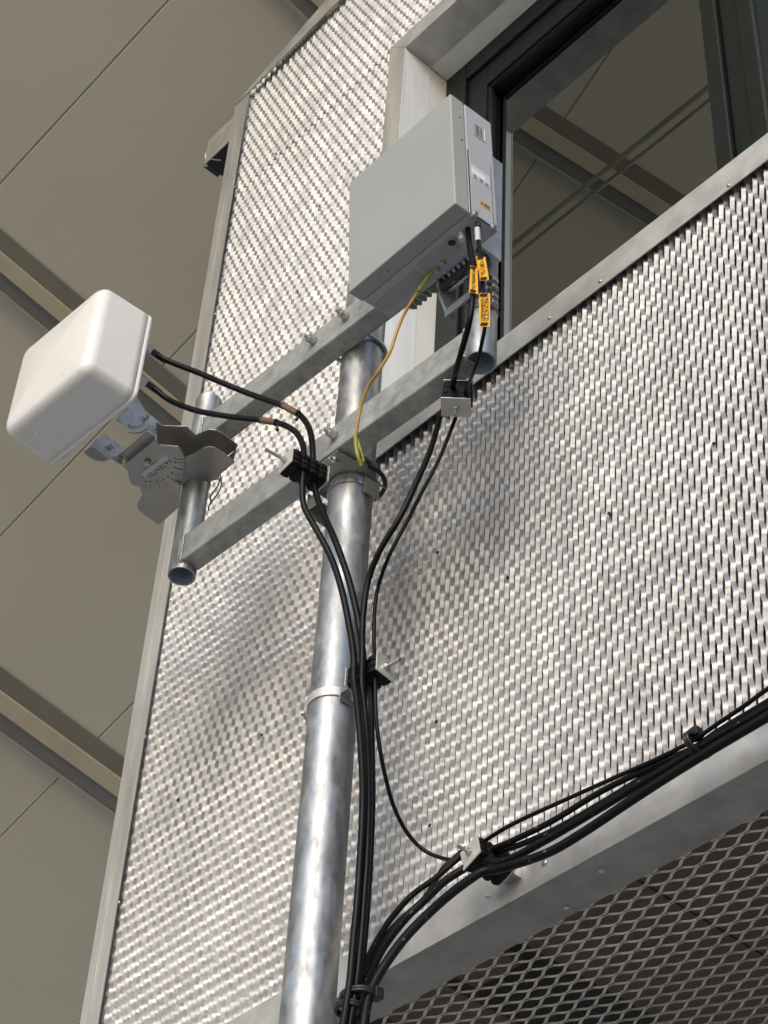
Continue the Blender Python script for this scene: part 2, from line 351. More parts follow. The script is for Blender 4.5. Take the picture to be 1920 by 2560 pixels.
MB().box((-1.929, 2.765, 5.951), (-1.86, 2.86, 7.774)).build('mullion', M_wframe, w1, bevel=.012)
MB().box((-3.004, GY, 6.02), (-2.055, GY+.006, 7.66)).build('pane', M_glass, w1)
MB().box((-1.861, GY, 5.95), (.2, GY+.006, 7.77)).build('pane', M_glass, w1)

# lower trim: face and underside return
e = thing('lower_trim', 'wide dull aluminium angle along the bottom of the metal wall', 'trim', (-3, 2.6, 4.08))
MB().box((-4.207, 2.575, 4.034), (.2, 2.579, 4.136)).build('face', M_trim, e, bevel=.0008)
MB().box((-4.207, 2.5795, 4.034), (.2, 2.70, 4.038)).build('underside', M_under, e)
z7 = lambda x, y: (960+x/1.728, 1700+y/1.728)
rivets(e, [at(*z7(692, 790), Y=2.574)], r=.006)
rivets(e, [at(*z7(x, y), Z=4.033) for x, y in ((788, 985), (937, 825), (450, 937))], n=(0, 0, -1), r=.005)

# expanded mesh soffit under the wall + boards above it
def diamond(name, z, x0, x1, y0, y1, lx, ly, wd, th, m, label):
    mb = MB(); nx = int((x1-x0)/lx)+1; ny = int((y1-y0)/ly)+1
    for i in range(nx):
        for j in range(ny):
            c = Vector((x0+i*lx, y0+j*ly, z))
            for sx, sy in ((1, 1), (1, -1), (-1, 1), (-1, -1)):
                a = c + Vector((sx*lx*.15, sy*wd*.40, 0)); b = c + Vector((sx*lx*.35, sy*(ly/2-wd*.40), 0))
                e1 = c + Vector((sx*lx*.5, sy*(ly/2-wd*.15), 0)); s0 = c + Vector((0, sy*wd*.15, 0))
                up_ = th/2 if sy > 0 else -th/2; tl = .0035
                pts = [s0, a, b, e1]; vs = []
                wq = wd*(1.05 if sx*sy < 0 else .55)
                for p in pts:
                    vs += [p + Vector((0, -wq/2, -tl)), p + Vector((0, wq/2, tl)), p + Vector((0, wq/2, tl+th)), p + Vector((0, -wq/2, -tl+th))]
                fs = []
                for k in range(3):
                    o_ = k*4; fs += [(o_+q, o_+(q+1) % 4, o_+4+(q+1) % 4, o_+4+q) for q in range(4)]
                mb.add(vs, fs)
    o = mb.build(name, m); return tag(o, label, 'mesh panel')
diamond('soffit_mesh', 4.05, -4.6, -.8, 2.62, 5.2, .091, .042, .0105, .0018, M_mesh2, 'brown grey diamond mesh ceiling below the metal wall, lower right')
e = thing('ceiling_boards', 'dark brown boards above the diamond mesh ceiling', 'ceiling', (-2, 3.5, 4.3))
zb = 4.24
def brd(x0, x1, y0, y1, z=zb): MB().box((x0, y0, z), (x1, y1, z+.02)).build('board', M_brown, e)
brd(-2.94, -2.597, 2.705, 4.6); brd(-2.590, -2.24, 2.705, 4.6); brd(-2.233, -1.88, 2.705, 4.6); brd(-1.873, -1.5, 2.705, 4.6); brd(-1.493, -.6, 2.705, 4.6)
brd(-3.21, -3.05, 2.78, 3.02, 4.26); brd(-3.5, -3.28, 2.9, 3.4, 4.28)
MB().box((-4.6, 2.70, 4.52), (.9, 6.5, 4.54)).build('void_shade_sheet', M_cavity, e)  # near-black sheet added to stand in for the unlit void
MB().box((-3.03, 2.95, 4.30), (-2.99, 4.6, 4.38)).build('joist', M_brown, e)

# ------------------------------------------------------------------ mast and mounting frame
MX, MY = -2.955, 2.309
ms = thing('mast', 'thick galvanised steel mast standing in front of the metal wall', 'mast', (MX, MY, 0))
MB().pipe((MX, MY, 0), (MX, MY, 6.10), .057, .004, 64).build('pipe', M_galv, ms)
MB().box((MX-.15, MY-.15, .001), (MX+.15, MY+.15, .016)).build('base_plate', M_galv, ms, bevel=.003)
# frame coordinates: x along the bars, slightly yawed about the mast
yaw = radians(2.1)
FM = Matrix.Translation((MX, 0, 0)) @ Matrix.Translation((0, 2.192, 0)) @ Matrix.Rotation(yaw, 4, 'Z')   # local y=0 is the bars' front face
def fl(x, y, z): return FM @ Vector((x, y, z))
fr = thing('mounting_frame', 'galvanised H shaped frame of two square bars between two short pipes, clamped to the mast', 'mounting frame', (MX, 2.2, 5.3))
LXp, RXp = -.566, .548                       # pipe axes along the bars
lp = fl(LXp, .03, 0); rp = fl(RXp, .03, 0)
def bar(z0, z1, y1=.06):
    return MB().box((LXp+.030, 0, z0), (RXp-.030, y1, z1), FM).build('crossbar', M_galvr, fr, bevel=.005, seg=3)
bar(5.77, 5.866); bar(5.308, 5.405)
l = MB().pipe((lp.x, lp.y, 5.288), (lp.x, lp.y, 5.975), .038, .0032).build('upright_pipe', M_galv, fr); l['label'] = 'left upright pipe carrying the white antenna'
MB().pipe((lp.x, lp.y, 5.2885), (lp.x, lp.y, 5.7), .0345, .001).build('bore', M_galvin, l)
r = MB().pipe((rp.x, rp.y, 5.287), (rp.x, rp.y, 6.01), .038, .0032).build('upright_pipe', M_galv, fr); r['label'] = 'right upright pipe carrying the grey radio unit'
MB().pipe((rp.x, rp.y, 5.2875), (rp.x, rp.y, 5.7), .0345, .001).build('bore', M_galvin, r)
def weld(x, z0, z1, sgn):
    pts = []; n = 26
    for i in range(n+1):
        pts.append(fl(x + random.uniform(-.0012, .0012), -.001+random.uniform(-.001, .001), z1 + (z0-z1)*i/n))
    for i in range(1, 12): pts.append(fl(x + sgn*random.uniform(-.001, .001), .06*i/12, z0-.001))
    MB().tube(spline(pts, 3), .004, 8, rad=[.0035+.0016*abs(sin(i*.9)) for i in range(len(pts)*3-2)]).build('weld', M_galv, fr)
for z0, z1 in ((5.308, 5.405), (5.77, 5.866)): weld(LXp+.028, z0, z1, 1); weld(RXp-.028, z0, z1, -1)

# U-bolts: bent rod round the mast, two legs through each bar with washer and nuts
def ubolt(z, label, tilt=0):
    u = thing('u_bolt', label, 'u-bolt', fl(0, .06, z), 'u-bolts clamping the bars to the mast'); R_ = .0635
    pts = [fl(-R_, -.038, z)] + [fl(-R_, .06, z)]
    pts += [Vector((MX, MY, z)) + FM.to_3x3() @ Vector((-cos(a)*R_, sin(a)*R_, 0)) for a in [pi*k/16 for k in range(17)]]
    pts += [fl(R_, .06, z), fl(R_, -.038, z)]
    MB().tube(pts, .006, 12).build('rod', M_zinc, u)
    for s in (-1, 1):
        n = MB().tube([fl(s*R_, -.0012, z), fl(s*R_, -.0037, z)], .0145, 20, sm=False).build('washer', M_stain, u)
        ax = fl(0, -1, 0)-fl(0, 0, 0)
        MB().hexa(fl(s*R_, -.004, z), ax, .0115, .011).build('nut', M_stain, u, bevel=.0012)
        MB().hexa(fl(s*R_, -.0155, z), ax, .0115, .010).build('nut', M_stain, u, bevel=.0012)
ubolt(5.818, 'u-bolt with nuts on the upper bar, bent round the back of the mast')
ubolt(5.356, 'u-bolt with nuts on the lower bar beside the black cable clamp')

# mast saddle just under the lower bar
sd_ = thing('mast_clamp', 'steel saddle clamp round the mast just below the lower bar', 'clamp', (MX, MY, 5.29))
MB().pipe((MX, MY, 5.262), (MX, MY, 5.290), .0605, .0025).build('band', M_stain, sd_)
mb = MB()
mb.prism([(MX-.075, 2.195, 5.296), (MX+.075, 2.195, 5.296), (MX+.082, 2.26, 5.296), (MX+.06, 2.375, 5.296), (MX+.05, 2.32, 5.296), (MX, 2.262, 5.296), (MX-.05, 2.32, 5.296), (MX-.075, 2.34, 5.296)], (0, 0, .004))
mb.build('saddle_plate', M_bracket, sd_, bevel=.001)
mb = MB(); mb.box((MX-.098, 2.245, 5.225), (MX-.094, 2.33, 5.300)); mb.box((MX-.094, 2.25, 5.245), (MX-.055, 2.254, 5.29)); mb.build('ear', M_bracket, sd_, bevel=.001)
mb = MB(); mb.box((MX+.062, 2.30, 5.235), (MX+.065, 2.35, 5.295)); mb.build('ear', M_bracket, sd_, bevel=.001)
pts = [Vector((MX+.073*cos(a), MY+.02+.068*sin(a), 5.325)) for a in [radians(d) for d in range(-20, 201, 12)]]
MB().tube(pts, .006, 10).build('rod', M_dark, sd_)
MB().tube([(MX+.06, 2.215, 5.285), (MX+.06, 2.185, 5.275)], .004, 10).build('bolt', M_stain, sd_)
MB().hexa((MX+.06, 2.205, 5.282), (0, -1, -.3), .009, .008).build('nut', M_stain, sd_)

# band clamp lower down, holds the middle cable block
zc2 = 4.885
p = at(812, 1728, Y=2.258); zc2 = p.z
bc = thing('band_clamp', 'thin steel band round the mast with a screw on its left side', 'clamp', (MX, MY, zc2))
MB().pipe((MX, MY, zc2-.012), (MX, MY, zc2+.012), .0610, .0035).build('band', M_plate, bc)
mb = MB(); mb.box((MX-.085, MY-.012, zc2-.014), (MX-.057, MY-.009, zc2+.012)); mb.box((MX-.085, MY+.0, zc2-.014), (MX-.057, MY+.003, zc2+.012)); mb.build('lug', M_stain, bc)
MB().tube([(MX-.073, MY-.034, zc2), (MX-.073, MY+.02, zc2)], .0035, 10).build('screw', M_stain, bc)
MB().hexa((MX-.073, MY-.013, zc2), (0, -1, 0), .008, .007).build('nut', M_stain, bc)
mb = MB(); mb.box((MX+.058, MY-.030, zc2-.030), (MX+.061, MY+.004, zc2+.012)); mb.box((MX+.0612, MY-.030, zc2-.012), (MX+.082, MY-.027, zc2+.034)); mb.build('angle', M_bracket, bc, bevel=.001)

# ------------------------------------------------------------------ cable blocks
def cable_block(label, o, ax, up, wid, hgt, n, pitch, rod_len, rod_back=.0, name='cable_clamp'):
    """o: centre of the near end plate; ax: stack direction away from it; up: run of the cables"""
    F_ = frame(o, ax, up)           # x: stack, y: along cables, z: sideways
    t = thing(name, label, 'cable clamp', o, 'stacked black cable clamps')
    L_ = n*pitch
    MB().box((-.003, -hgt/2, -wid/2), (0, hgt/2, wid/2), F_).build('end_plate', M_plate, t, bevel=.0006)
    MB().box((L_+.0005, -hgt/2, -wid/2), (L_+.003, hgt/2, wid/2), F_).build('end_plate', M_plate, t, bevel=.0006)
    for i in range(n):
        x0 = i*pitch+.0004; x1 = (i+1)*pitch-.0006; xm = (x0+x1)/2; h = hgt/2*.97
        mb = MB(); mb.box((x0, -h, -wid*.30), (x1, h, wid*.30), F_)
        for s in (-1, 1):
            # channel with three ribs, narrowing outwards
            for k in range(3):
                y0 = -h + (k+.1)*2*h/3; y1 = -h + (k+.9)*2*h/3
                mb.prism([F_ @ Vector(q) for q in ((x0, y0, s*wid*.30), (x1, y0, s*wid*.30), (x1-.002, y0, s*wid*.46), (xm, y0, s*wid*.50), (x0+.002, y0, s*wid*.46))], F_.to_3x3() @ Vector((0, y1-y0, 0)))
            mb.prism([F_ @ Vector(q) for q in ((x0, -h*.96, s*wid*.30), (x1, -h*.96, s*wid*.30), (x1-.003, -h*.96, s*wid*.43), (x0+.003, -h*.96, s*wid*.43))], F_.to_3x3() @ Vector((0, 1.92*h, 0)))
        mb.build('rubber_insert', M_rub, t, bevel=.0012, seg=2)
    MB().tube([F_ @ Vector((-rod_len, 0, 0)), F_ @ Vector((L_+.012+rod_back, 0, 0))], .004, 12, sm=True).build('threaded_rod', M_stain, t)
    MB().hexa(F_ @ Vector((-.0035, 0, 0)), F_.to_3x3() @ Vector((-1, 0, 0)), .0088, .0075).build('nut', M_stain, t, bevel=.001)
    return t, F_
# upper left block in front of the lower bar, its rod points out of the wall
Y1 = 2.045
c1 = at(716, 1152, Y=Y1)
cable_block('black cable clamp with long rod in front of the lower bar, left of the mast', c1, (.10, 1, 0), (0, 0, 1), .060, .052, 4, .026, .062)
# middle block right of the mast
c2 = at(962, 1668, Y=2.262)
cable_block('black cable clamp right of the mast with its rod pointing right, halfway down', c2, (-1, -.12, 0), (0, 0, 1), .060, .052, 3, .030, .045)
# right block under the lower bar
c3 = at(1140, 1017, Z=5.222)
cable_block('black cable clamp under the right end of the lower bar, rod pointing down', c3, (-.03, .12, 1), (-.7, .7, 0), .072, .056, 3, .023, .036)
# lower block on the bottom trim
c4 = at(1178, 2132, Y=2.455)
cable_block('black cable clamp at the bottom trim, where the cables turn right', c4, (.12, 1, -.05), (-.28, 0, .96), .060, .056, 4, .022, .036)
MB_ = thing('clamp_stud', 'short steel stud holding the lowest cable clamp off the bottom trim', 'stud', (-2.9, 2.56, 4.2))
p = at(1262, 2170, Y=2.545); MB().box((p.x-.02, 2.553, p.z-.02), (p.x+.02, 2.5745, p.z+.02)).build('foot', M_stain, MB_)

# ------------------------------------------------------------------ cables
def pp(l): return [at(u, v, Y=y) for u, v, y in l]
def cable(name, label, pts, r, m=None, ridged=False, group='black cables', cat='cable', per=8):
    P = spline(pp(pts), per)
    if ridged:
        Q = []; 
        for i in range(len(P)-1):
            L_ = (P[i+1]-P[i]).length; k = max(1, int(L_/.0018)); Q += [P[i].lerp(P[i+1], j/k) for j in range(k)]
        P = Q; rad = [r*(1+.045*(i % 2)) for i in range(len(P))]
        mb = MB().tube(P, r, 12, rad=rad)
    else: mb = MB().tube(P, r, 14)
    o = mb.build(name, m or M_blk); return tag(o, label, cat, group)
Q = 1.0
A1 = [(391, 886, 1.885), (406, 896, 1.90), (441, 911, 1.93), (496, 932, 1.97), (560, 959, 2.01), (622, 984, 2.05), (700, 1012, 2.09), (740, 1031, 2.11), (764, 1054, 2.12), (777, 1085, 2.12), (782, 1130, 2.12), (783, 1188, 2.125), (790, 1233, 2.13), (811, 1290, 2.14), (838, 1352, 2.15), (866, 1430, 2.17), (885, 1500, 2.19), (899, 1570, 2.21), (908, 1645, 2.225), (909, 1700, 2.235), (911, 1780, 2.245), (917, 1880, 2.25), (919, 2000, 2.25), (912, 2140, 2.25), (905, 2254, 2.25), (896, 2349, 2.25), (888, 2444, 2.25), (880, 2500, 2.25), (870, 2560, 2.25), (845, 2700, 2.25)]
cable('coaxial_cable', 'ridged black cable from the upper connector of the white antenna to the bundle', A1, .0078, ridged=True)
A2 = [(378, 966, 1.885), (392, 977, 1.90), (427, 1002, 1.93), (482, 1024, 1.96), (538, 1036, 1.99), (595, 1044, 2.02), (651, 1050, 2.05), (697, 1058, 2.07), (733, 1075, 2.08), (753, 1102, 2.085), (760, 1135, 2.085), (758, 1180, 2.085), (756, 1225, 2.09), (761, 1268, 2.10), (787, 1317, 2.12), (826, 1390, 2.15), (853, 1470, 2.17), (873, 1565, 2.19), (884, 1640, 2.20), (885, 1700, 2.205), (894, 1770, 2.21), (903, 1880, 2.215), (907, 2000, 2.215), (901, 2140, 2.215), (893, 2254, 2.215), (884, 2349, 2.215), (876, 2444, 2.215), (868, 2500, 2.215), (858, 2560, 2.215), (830, 2700, 2.215)]
cable('coaxial_cable', 'black cable sagging from the lower connector of the white antenna', A2, .0078)
B1 = [(1166, 552, 2.10), (1170, 580, 2.10), (1175, 620, 2.10), (1183, 671, 2.10), (1184, 720, 2.10), (1179, 770, 2.10), (1171, 815, 2.11), (1154, 877, 2.14), (1139, 930, 2.18), (1130, 970, 2.24), (1116, 1008, 2.275), (1101, 1040, 2.27), (1077, 1122, 2.24), (1038, 1213, 2.21), (1000, 1292, 2.195), (950, 1376, 2.19), (920, 1454, 2.20), (907, 1550, 2.21), (906, 1640, 2.215), (905, 1710, 2.22), (914, 1800, 2.24), (920, 1900, 2.24), (922, 2000, 2.235), (918, 2140, 2.23), (910, 2254, 2.23), (903, 2349, 2.23), (893, 2444, 2.23), (885, 2500, 2.23), (875, 2560, 2.23), (850, 2700, 2.23)]
cable('power_cable', 'thick black power cable hanging from the underside of the grey radio unit', B1, .0072)
B2 = [(1195, 590, 2.11), (1198, 616, 2.11), (1203, 660, 2.11), (1207, 700, 2.11), (1210, 760, 2.11), (1212, 815, 2.11), (1206, 850, 2.12), (1198, 887, 2.14), (1184, 930, 2.17), (1170, 965, 2.23), (1152, 1010, 2.285), (1137, 1050, 2.29), (1097, 1149, 2.26), (1046, 1247, 2.235), (1020, 1300, 2.22), (978, 1378, 2.21), (949, 1454, 2.23), (937, 1519, 2.24), (935, 1589, 2.25), (936, 1645, 2.25), (938, 1710, 2.25), (940, 1790, 2.26), (948, 1860, 2.28), (961, 1931, 2.31), (983, 2012, 2.36), (1018, 2082, 2.41), (1064, 2128, 2.45), (1122, 2149, 2.47), (1160, 2143, 2.48), (1200, 2110, 2.48), (1284, 2059, 2.48), (1423, 1995, 2.48), (1539, 1943, 2.48), (1643, 1897, 2.48), (1730, 1853, 2.48), (1790, 1812, 2.48), (1860, 1765, 2.48), (1930, 1715, 2.48), (2080, 1620, 2.48)]
cable('fibre_cable', 'thin black cable from the radio unit, curving off right at the bottom', B2, .0046)
SL = thing('cable_sleeve', 'small pale sleeve on the thin cable under the radio unit', 'sleeve', at(1193, 575, Y=2.10))
MB().tube([at(1193, 570, Y=2.10), at(1195, 602, Y=2.11)], .0068, 14).build('sleeve', M_lab, SL)
def zz(l, s): return l
# verticals that join the bundle below the middle block
D1 = [(925, 1690, 2.26), (928, 1780, 2.275), (930, 1900, 2.275), (931, 2000, 2.27), (926, 2140, 2.265), (919, 2254, 2.26), (911, 2349, 2.26), (901, 2440, 2.26), (893, 2500, 2.26), (884, 2560, 2.26), (862, 2700, 2.26)]
# lower loop cables
L1 = [(892, 2500, 2.25), (893, 2478, 2.25), (903, 2436, 2.26), (928, 2378, 2.29), (950, 2338, 2.32), (981, 2292, 2.35), (1030, 2238, 2.39), (1087, 2196, 2.43), (1135, 2155, 2.46), (1170, 2128, 2.475), (1226, 2124, 2.485), (1365, 2061, 2.49), (1510, 1975, 2.49), (1654, 1906, 2.49), (1738, 1868, 2.49), (1800, 1826, 2.49), (1930, 1748, 2.49), (2080, 1655, 2.49)]
cable('feeder_cable', 'black cable looping up from the bundle, top strand to the bottom trim clamp', L1, .0066, M_blkdirty)
L2 = [(878, 2700, 2.26), (896, 2560, 2.26), (903, 2500, 2.26), (910, 2465, 2.27), (932, 2418, 2.29), (962, 2362, 2.32), (1012, 2298, 2.36), (1060, 2252, 2.39), (1110, 2205, 2.43), (1160, 2172, 2.46), (1200, 2150, 2.47), (1261, 2153, 2.48), (1365, 2100, 2.485), (1481, 2032, 2.485), (1597, 1962, 2.485), (1725, 1884, 2.485), (1800, 1838, 2.485), (1930, 1764, 2.485), (2080, 1670, 2.485)]
cable('feeder_cable', 'black cable in the middle of the lower loop, touching the bottom trim', L2, .0088, M_blkdirty)
L3 = [(890, 2700, 2.245), (910, 2560, 2.245), (920, 2500, 2.25), (937, 2455, 2.26), (972, 2398, 2.28), (1018, 2338, 2.31), (1075, 2280, 2.35), (1120, 2240, 2.39), (1170, 2202, 2.43), (1210, 2178, 2.455), (1250, 2172, 2.465), (1365, 2134, 2.47), (1452, 2085, 2.475), (1568, 2008, 2.475), (1660, 1948, 2.475), (1745, 1895, 2.475), (1820, 1850, 2.475), (1930, 1785, 2.475), (2080, 1692, 2.475)]
cable('feeder_cable', 'lowest thick black cable of the loop onto the bottom trim', L3, .0098, M_blkdirty)
L4 = [(1130, 2170, 2.45), (1150, 2145, 2.47), (1190, 2120, 2.485), (1245, 2128, 2.495), (1365, 2085, 2.50), (1500, 2010, 2.50), (1640, 1925, 2.50), (1735, 1876, 2.50), (1800, 1830, 2.50), (1930, 1755, 2.50), (2080, 1660, 2.50)]
L5 = [(893, 2490, 2.27), (905, 2455, 2.27), (925, 2405, 2.30), (955, 2352, 2.33), (1000, 2300, 2.37), (1047, 2261, 2.40), (1075, 2225, 2.42), (1105, 2175, 2.45), (1130, 2150, 2.465), (1165, 2120, 2.48)]
cable('feeder_cable', 'short dark cable crossing the others below the bottom trim clamp', L5, .0056, M_blkdirty)
cable('feeder_cable', 'black cable leaving the bottom trim clamp between its neighbours', L4[2:], .0066, M_blkdirty)
cable('feeder_cable', 'straight black cable at the right side of the vertical bundle', D1, .0070)
# ground wire
gw = thing('ground_wire', 'yellow earth wire hanging from the radio unit to the mast clamp', 'wire', at(1000, 800, Y=2.14))
G = [(1086, 674, 2.13), (1072, 692, 2.13), (1054, 716, 2.13), (1030, 752, 2.12), (1008, 790, 2.12), (990, 835, 2.12), (975, 880, 2.12), (945, 930, 2.12), (920, 968, 2.13), (903, 1015, 2.14), (892, 1070, 2.15), (889, 1105, 2.16), (893, 1135, 2.175), (902, 1160, 2.19)]
MB().tube(spline(pp(G), 8), .0042, 12).build('insulation', M_yel, gw)
MB().tube(spline(pp([(1087, 672, 2.128), (1074, 688, 2.125), (1056, 712, 2.124), (1046, 727, 2.123)]), 5), .0052, 12).build('bare_end', M_yel2, gw)
MB().tube(spline(pp([(889, 1090, 2.155), (890, 1115, 2.163), (895, 1140, 2.172), (904, 1164, 2.19)]), 5), .0049, 12).build('bare_end', M_yel2, gw)
MB().tube(spline(pp([(893, 1095, 2.165), (899, 1118, 2.17), (905, 1135, 2.18), (909, 1155, 2.19)]), 5), .0036, 12).build('bare_end', M_yel2, gw)

# amber sleeves and little ties on the antenna cables
for lab, a, b, c in (('brown sleeve on the upper antenna cable', (708, 1014, 2.087), (745, 1034, 2.106), (742, 1046, 2.10)), ('brown sleeve on the lower antenna cable', (653, 1050, 2.047), (690, 1056, 2.066), (694, 1072, 2.06))):
    t = thing('marker_sleeve', lab, 'cable marker', at(a[0], a[1], Y=a[2]), 'marker sleeves')
    A, B = at(a[0], a[1], Y=a[2]), at(b[0], b[1], Y=b[2])
    MB().tube([A, B], .0088, 16).build('band', mat('sleeve_brown', (.16, .085, .045), .45), t)
    for P_ in (A, B):
        d = (B-A).normalized()*.002
        MB().tube([P_-d, P_+d], .0096, 16).build('tie', M_tie, t)
    K = at(c[0], c[1], Y=c[2]-.008); MB().tube([B, B.lerp(K, .5)+Vector((.004, 0, 0)), K, K+Vector((0, 0, -.006))], .0018, 8).build('tie_tail', M_tie, t)
    MB().box(K-Vector((.004, .003, .006)), K+Vector((.003, .003, 0))).build('tie_head', M_tie, t)

# cable ties
def tie(label, c, axis, rx, ry, yaw_up=(0, -1, 0), wd=.004, head=(1, 0), r_=.003):
    t = thing('cable_tie', label, 'cable tie', c, 'cable ties')
    F_ = frame(c, axis, yaw_up)     # x along bundle
    pts = [F_ @ Vector((0, ry*cos(a), rx*sin(a))) for a in [2*pi*k/28 for k in range(29)]]
    for dx in (-.003, .003) if wd > .005 else (0,):
        MB().tube([q + (F_.to_3x3() @ Vector((dx, 0, 0))) for q in pts], r_, 8, cap=False).build('strap', M_tie, t)
    hx = F_ @ Vector((0, ry*head[0]*1.15, rx*head[1]*1.15))
    MB().box((-.012, -.010, -.011), (.012, .010, .011), frame(hx, axis, yaw_up)).build('head', M_tie, t, bevel=.0015)
    return t
tie('cable tie round the vertical bundle at the bottom of the picture', at(893, 2492, Y=2.245), (0, 0, 1), .036, .028, wd=.006, head=(-.6, .85), r_=.0046)
tie('second cable tie just below the lowest one, round the left cables', at(872, 2522, Y=2.235), (0, 0, 1), .027, .024, wd=.006, head=(-.9, .2), r_=.0046)
tie('cable tie round the cables running right above the bottom trim', at(1744, 1862, Y=2.485), (1, 0, .1), .034, .022, (0, 0, 1), wd=.006, head=(1.15, 0), r_=.0046)

# ------------------------------------------------------------------ radio unit
RX0, RX1, RY0, RY1, RZ0, RZ1 = -2.664, -2.272, 2.020, 2.163, 5.587, 6.082
ru = thing('radio_unit', 'grey box shaped radio unit on the right upright pipe in front of the window', 'radio unit', (-2.47, 2.1, 5.58))
MB().box((RX0, RY0, RZ0), (RX1-.001, RY0+.047, RZ1)).build('front_cover', M_radio, ru, bevel=.004, seg=3)
mb = MB(); mb.box((RX0+.003, RY0+.049, RZ0+.004), (RX1, RY1, RZ1-.002)); mb.build('housing', M_radio2, ru, bevel=.003)
# recess outline strips on the underside
u_ = [(1010, 590, 1125, 1), ]
MB().box((RX0+.012, RY0+.075, RZ0+.0015), (-2.50, RY0+.118, RZ0+.0035)).build('underside_plate', M_radio, ru, bevel=.001)
MB().box((-2.485, RY0+.065, RZ0+.0015), (-2.37, RY0+.112, RZ0+.0035)).build('underside_plate', M_radio, ru, bevel=.001)
# access door on the right side
XS = RX1
MB().box((XS+.0005, RY0+.053, RZ0+.006), (XS+.0025, RY1-.016, RZ0+.278)).build('door', M_radio2, ru, bevel=.001)
MB().box((XS-.0008, RY0+.050, RZ0+.004), (XS+.0006, RY1-.013, RZ0+.281)).build('door_gap', M_ink, ru)
def side(name, ya, yb, za, zb_, m, d=.0032, parent=ru): return MB().box((XS+.0006, ya, za), (XS+d, yb, zb_)).build(name, m, parent)
lb = side('rating_label', RY0+.058, RY1-.022, RZ0+.165, RZ0+.222, M_lab)
MB().box((XS+.0033, RY0+.060, RZ0+.185), (XS+.0036, RY0+.104, RZ0+.205)).build('print', M_labw, lb)
RS = frame((XS+.0037, 0, 0), (0, 1, 0), (0, 0, 1))
def stext(body, y, z, size, m, parent): return text_mesh('print', body, m, parent, size, Matrix.Translation((XS+.0037, y, z)) @ RS.to_3x3().to_4x4(), .0001)
for i in range(4):
    for k in range(3): MB().box((XS+.0034, RY0+.064+.02*k, RZ0+.168+i*.004), (XS+.0038, RY0+.064+.02*k+random.uniform(.008, .017), RZ0+.1695+i*.004)).build('print', M_inkg, lb)
ol = side('warning_label', RY0+.080, RY0+.118, RZ0+.066, RZ0+.086, M_orange, .0034)
MB().prism([(XS+.0037, RY0+.083, RZ0+.070), (XS+.0037, RY0+.093, RZ0+.070), (XS+.0037, RY0+.088, RZ0+.0815)], (.0003, 0, 0)).build('symbol', M_ink, ol)
for i in range(3): MB().box((XS+.0037, RY0+.096, RZ0+.070+i*.005), (XS+.004, RY0+.114, RZ0+.0718+i*.005)).build('print', M_ink, ol)
dl = side('indicator_panel', RY0+.078, RY0+.112, RZ0+.375, RZ0+.432, M_fin, .0016)
for i in range(4):
    MB().box((XS+.0018, RY0+.084, RZ0+.384+i*.012), (XS+.0024, RY0+.094, RZ0+.388+i*.012)).build('led', M_ink, dl)
    MB().tube([(XS+.0017, RY0+.102, RZ0+.386+i*.012), (XS+.0025, RY0+.102, RZ0+.386+i*.012)], .0025, 10).build('led', M_ink, dl)
MB().box((XS+.0006, RY0+.1125, RZ0+.377), (XS+.003, RY0+.1145, RZ0+.432)).build('panel_edge', M_labw, ru)
for yy, z_ in ((RY0+.030, RZ0+.41), (RY0+.033, RZ0+.31)): MB().tube([(XS-.002, yy, z_), (XS+.0002, yy, z_)], .0028, 10).build('screw', M_ink, ru)
for yy in (RY0+.060, RY1-.020):
    lt = MB().box((XS-.006, yy-.008, RZ0-.010), (XS+.009, yy+.008, RZ0+.010)).build('latch', M_bracket, ru, bevel=.003)
    MB().tube([(XS+.009, yy, RZ0+.001), (XS+.0125, yy, RZ0+.001)], .0055, 14).build('screw', M_stain, lt)
# fins below and behind
mb = MB()
for k in range(13):
    x = RX0+.065 + k*.0185
    if -2.512 < x < -2.49: continue
    mb.prism([(x, RY1-.006, RZ0+.030), (x, RY1-.006, RZ0-.004), (x, RY1+.010, RZ0-.004), (x, RY1+.030, RZ0+.012), (x, RY1+.030, RZ0+.40), (x, RY1-.006, RZ0+.40)], (.0035, 0, 0))
mb.build('heat_sink', M_fin, ru)
mb = MB()
for k in range(6):
    x = -2.452 + k*.0175
    mb.prism([(x, RY1-.004, RZ0+.02), (x, RY1-.004, RZ0-.006), (x, RY1+.020, RZ0-.018), (x, RY1+.034, RZ0+.004), (x, RY1+.034, RZ0+.1)], (.008, 0, 0))
mb.build('heat_sink', M_fin, ru, bevel=.0015)
# ports
p = at(1130, 605, Z=RZ0-.001)
MB().pipe((p.x, p.y, RZ0-.004), (p.x, p.y, RZ0+.004), .0135, .003).build('port_ring', M_radio, ru)
MB().tube([(p.x, p.y, RZ0-.0015), (p.x, p.y, RZ0+.003)], .0105, 20).build('port_hole', M_ink, ru)
p = at(1154, 590, Z=RZ0-.01); MB().tube([(p.x, p.y, RZ0+.004), (p.x, p.y, RZ0-.028)], .0075, 16, rad=None).build('connector', M_lab, ru)
MB().tube([(p.x, p.y, RZ0-.012), (p.x, p.y, RZ0-.016)], .0088, 16).build('connector', M_lab, ru)
p = at(1166, 552, Y=2.10); MB().tube([p+Vector((0, 0, -.006)), p+Vector((0, 0, .02))], .0115, 16).build('gland', M_blk, ru)
p = at(1194, 570, Y=2.10); MB().tube([p, p+Vector((0, 0, .02))], .0075, 14).build('gland', M_ink, ru)
for u, v in ((1092, 680), (1107, 662)):
    p = at(u, v, Z=RZ0-.006); b = MB().hexa(p+Vector((0, 0, .006)), (0, 0, -1), .008, .007).build('earth_bolt', M_stain, ru); MB().tube([p, p+Vector((0, 0, -.006))], .0045, 12).build('bolt_tip', M_stain, b)
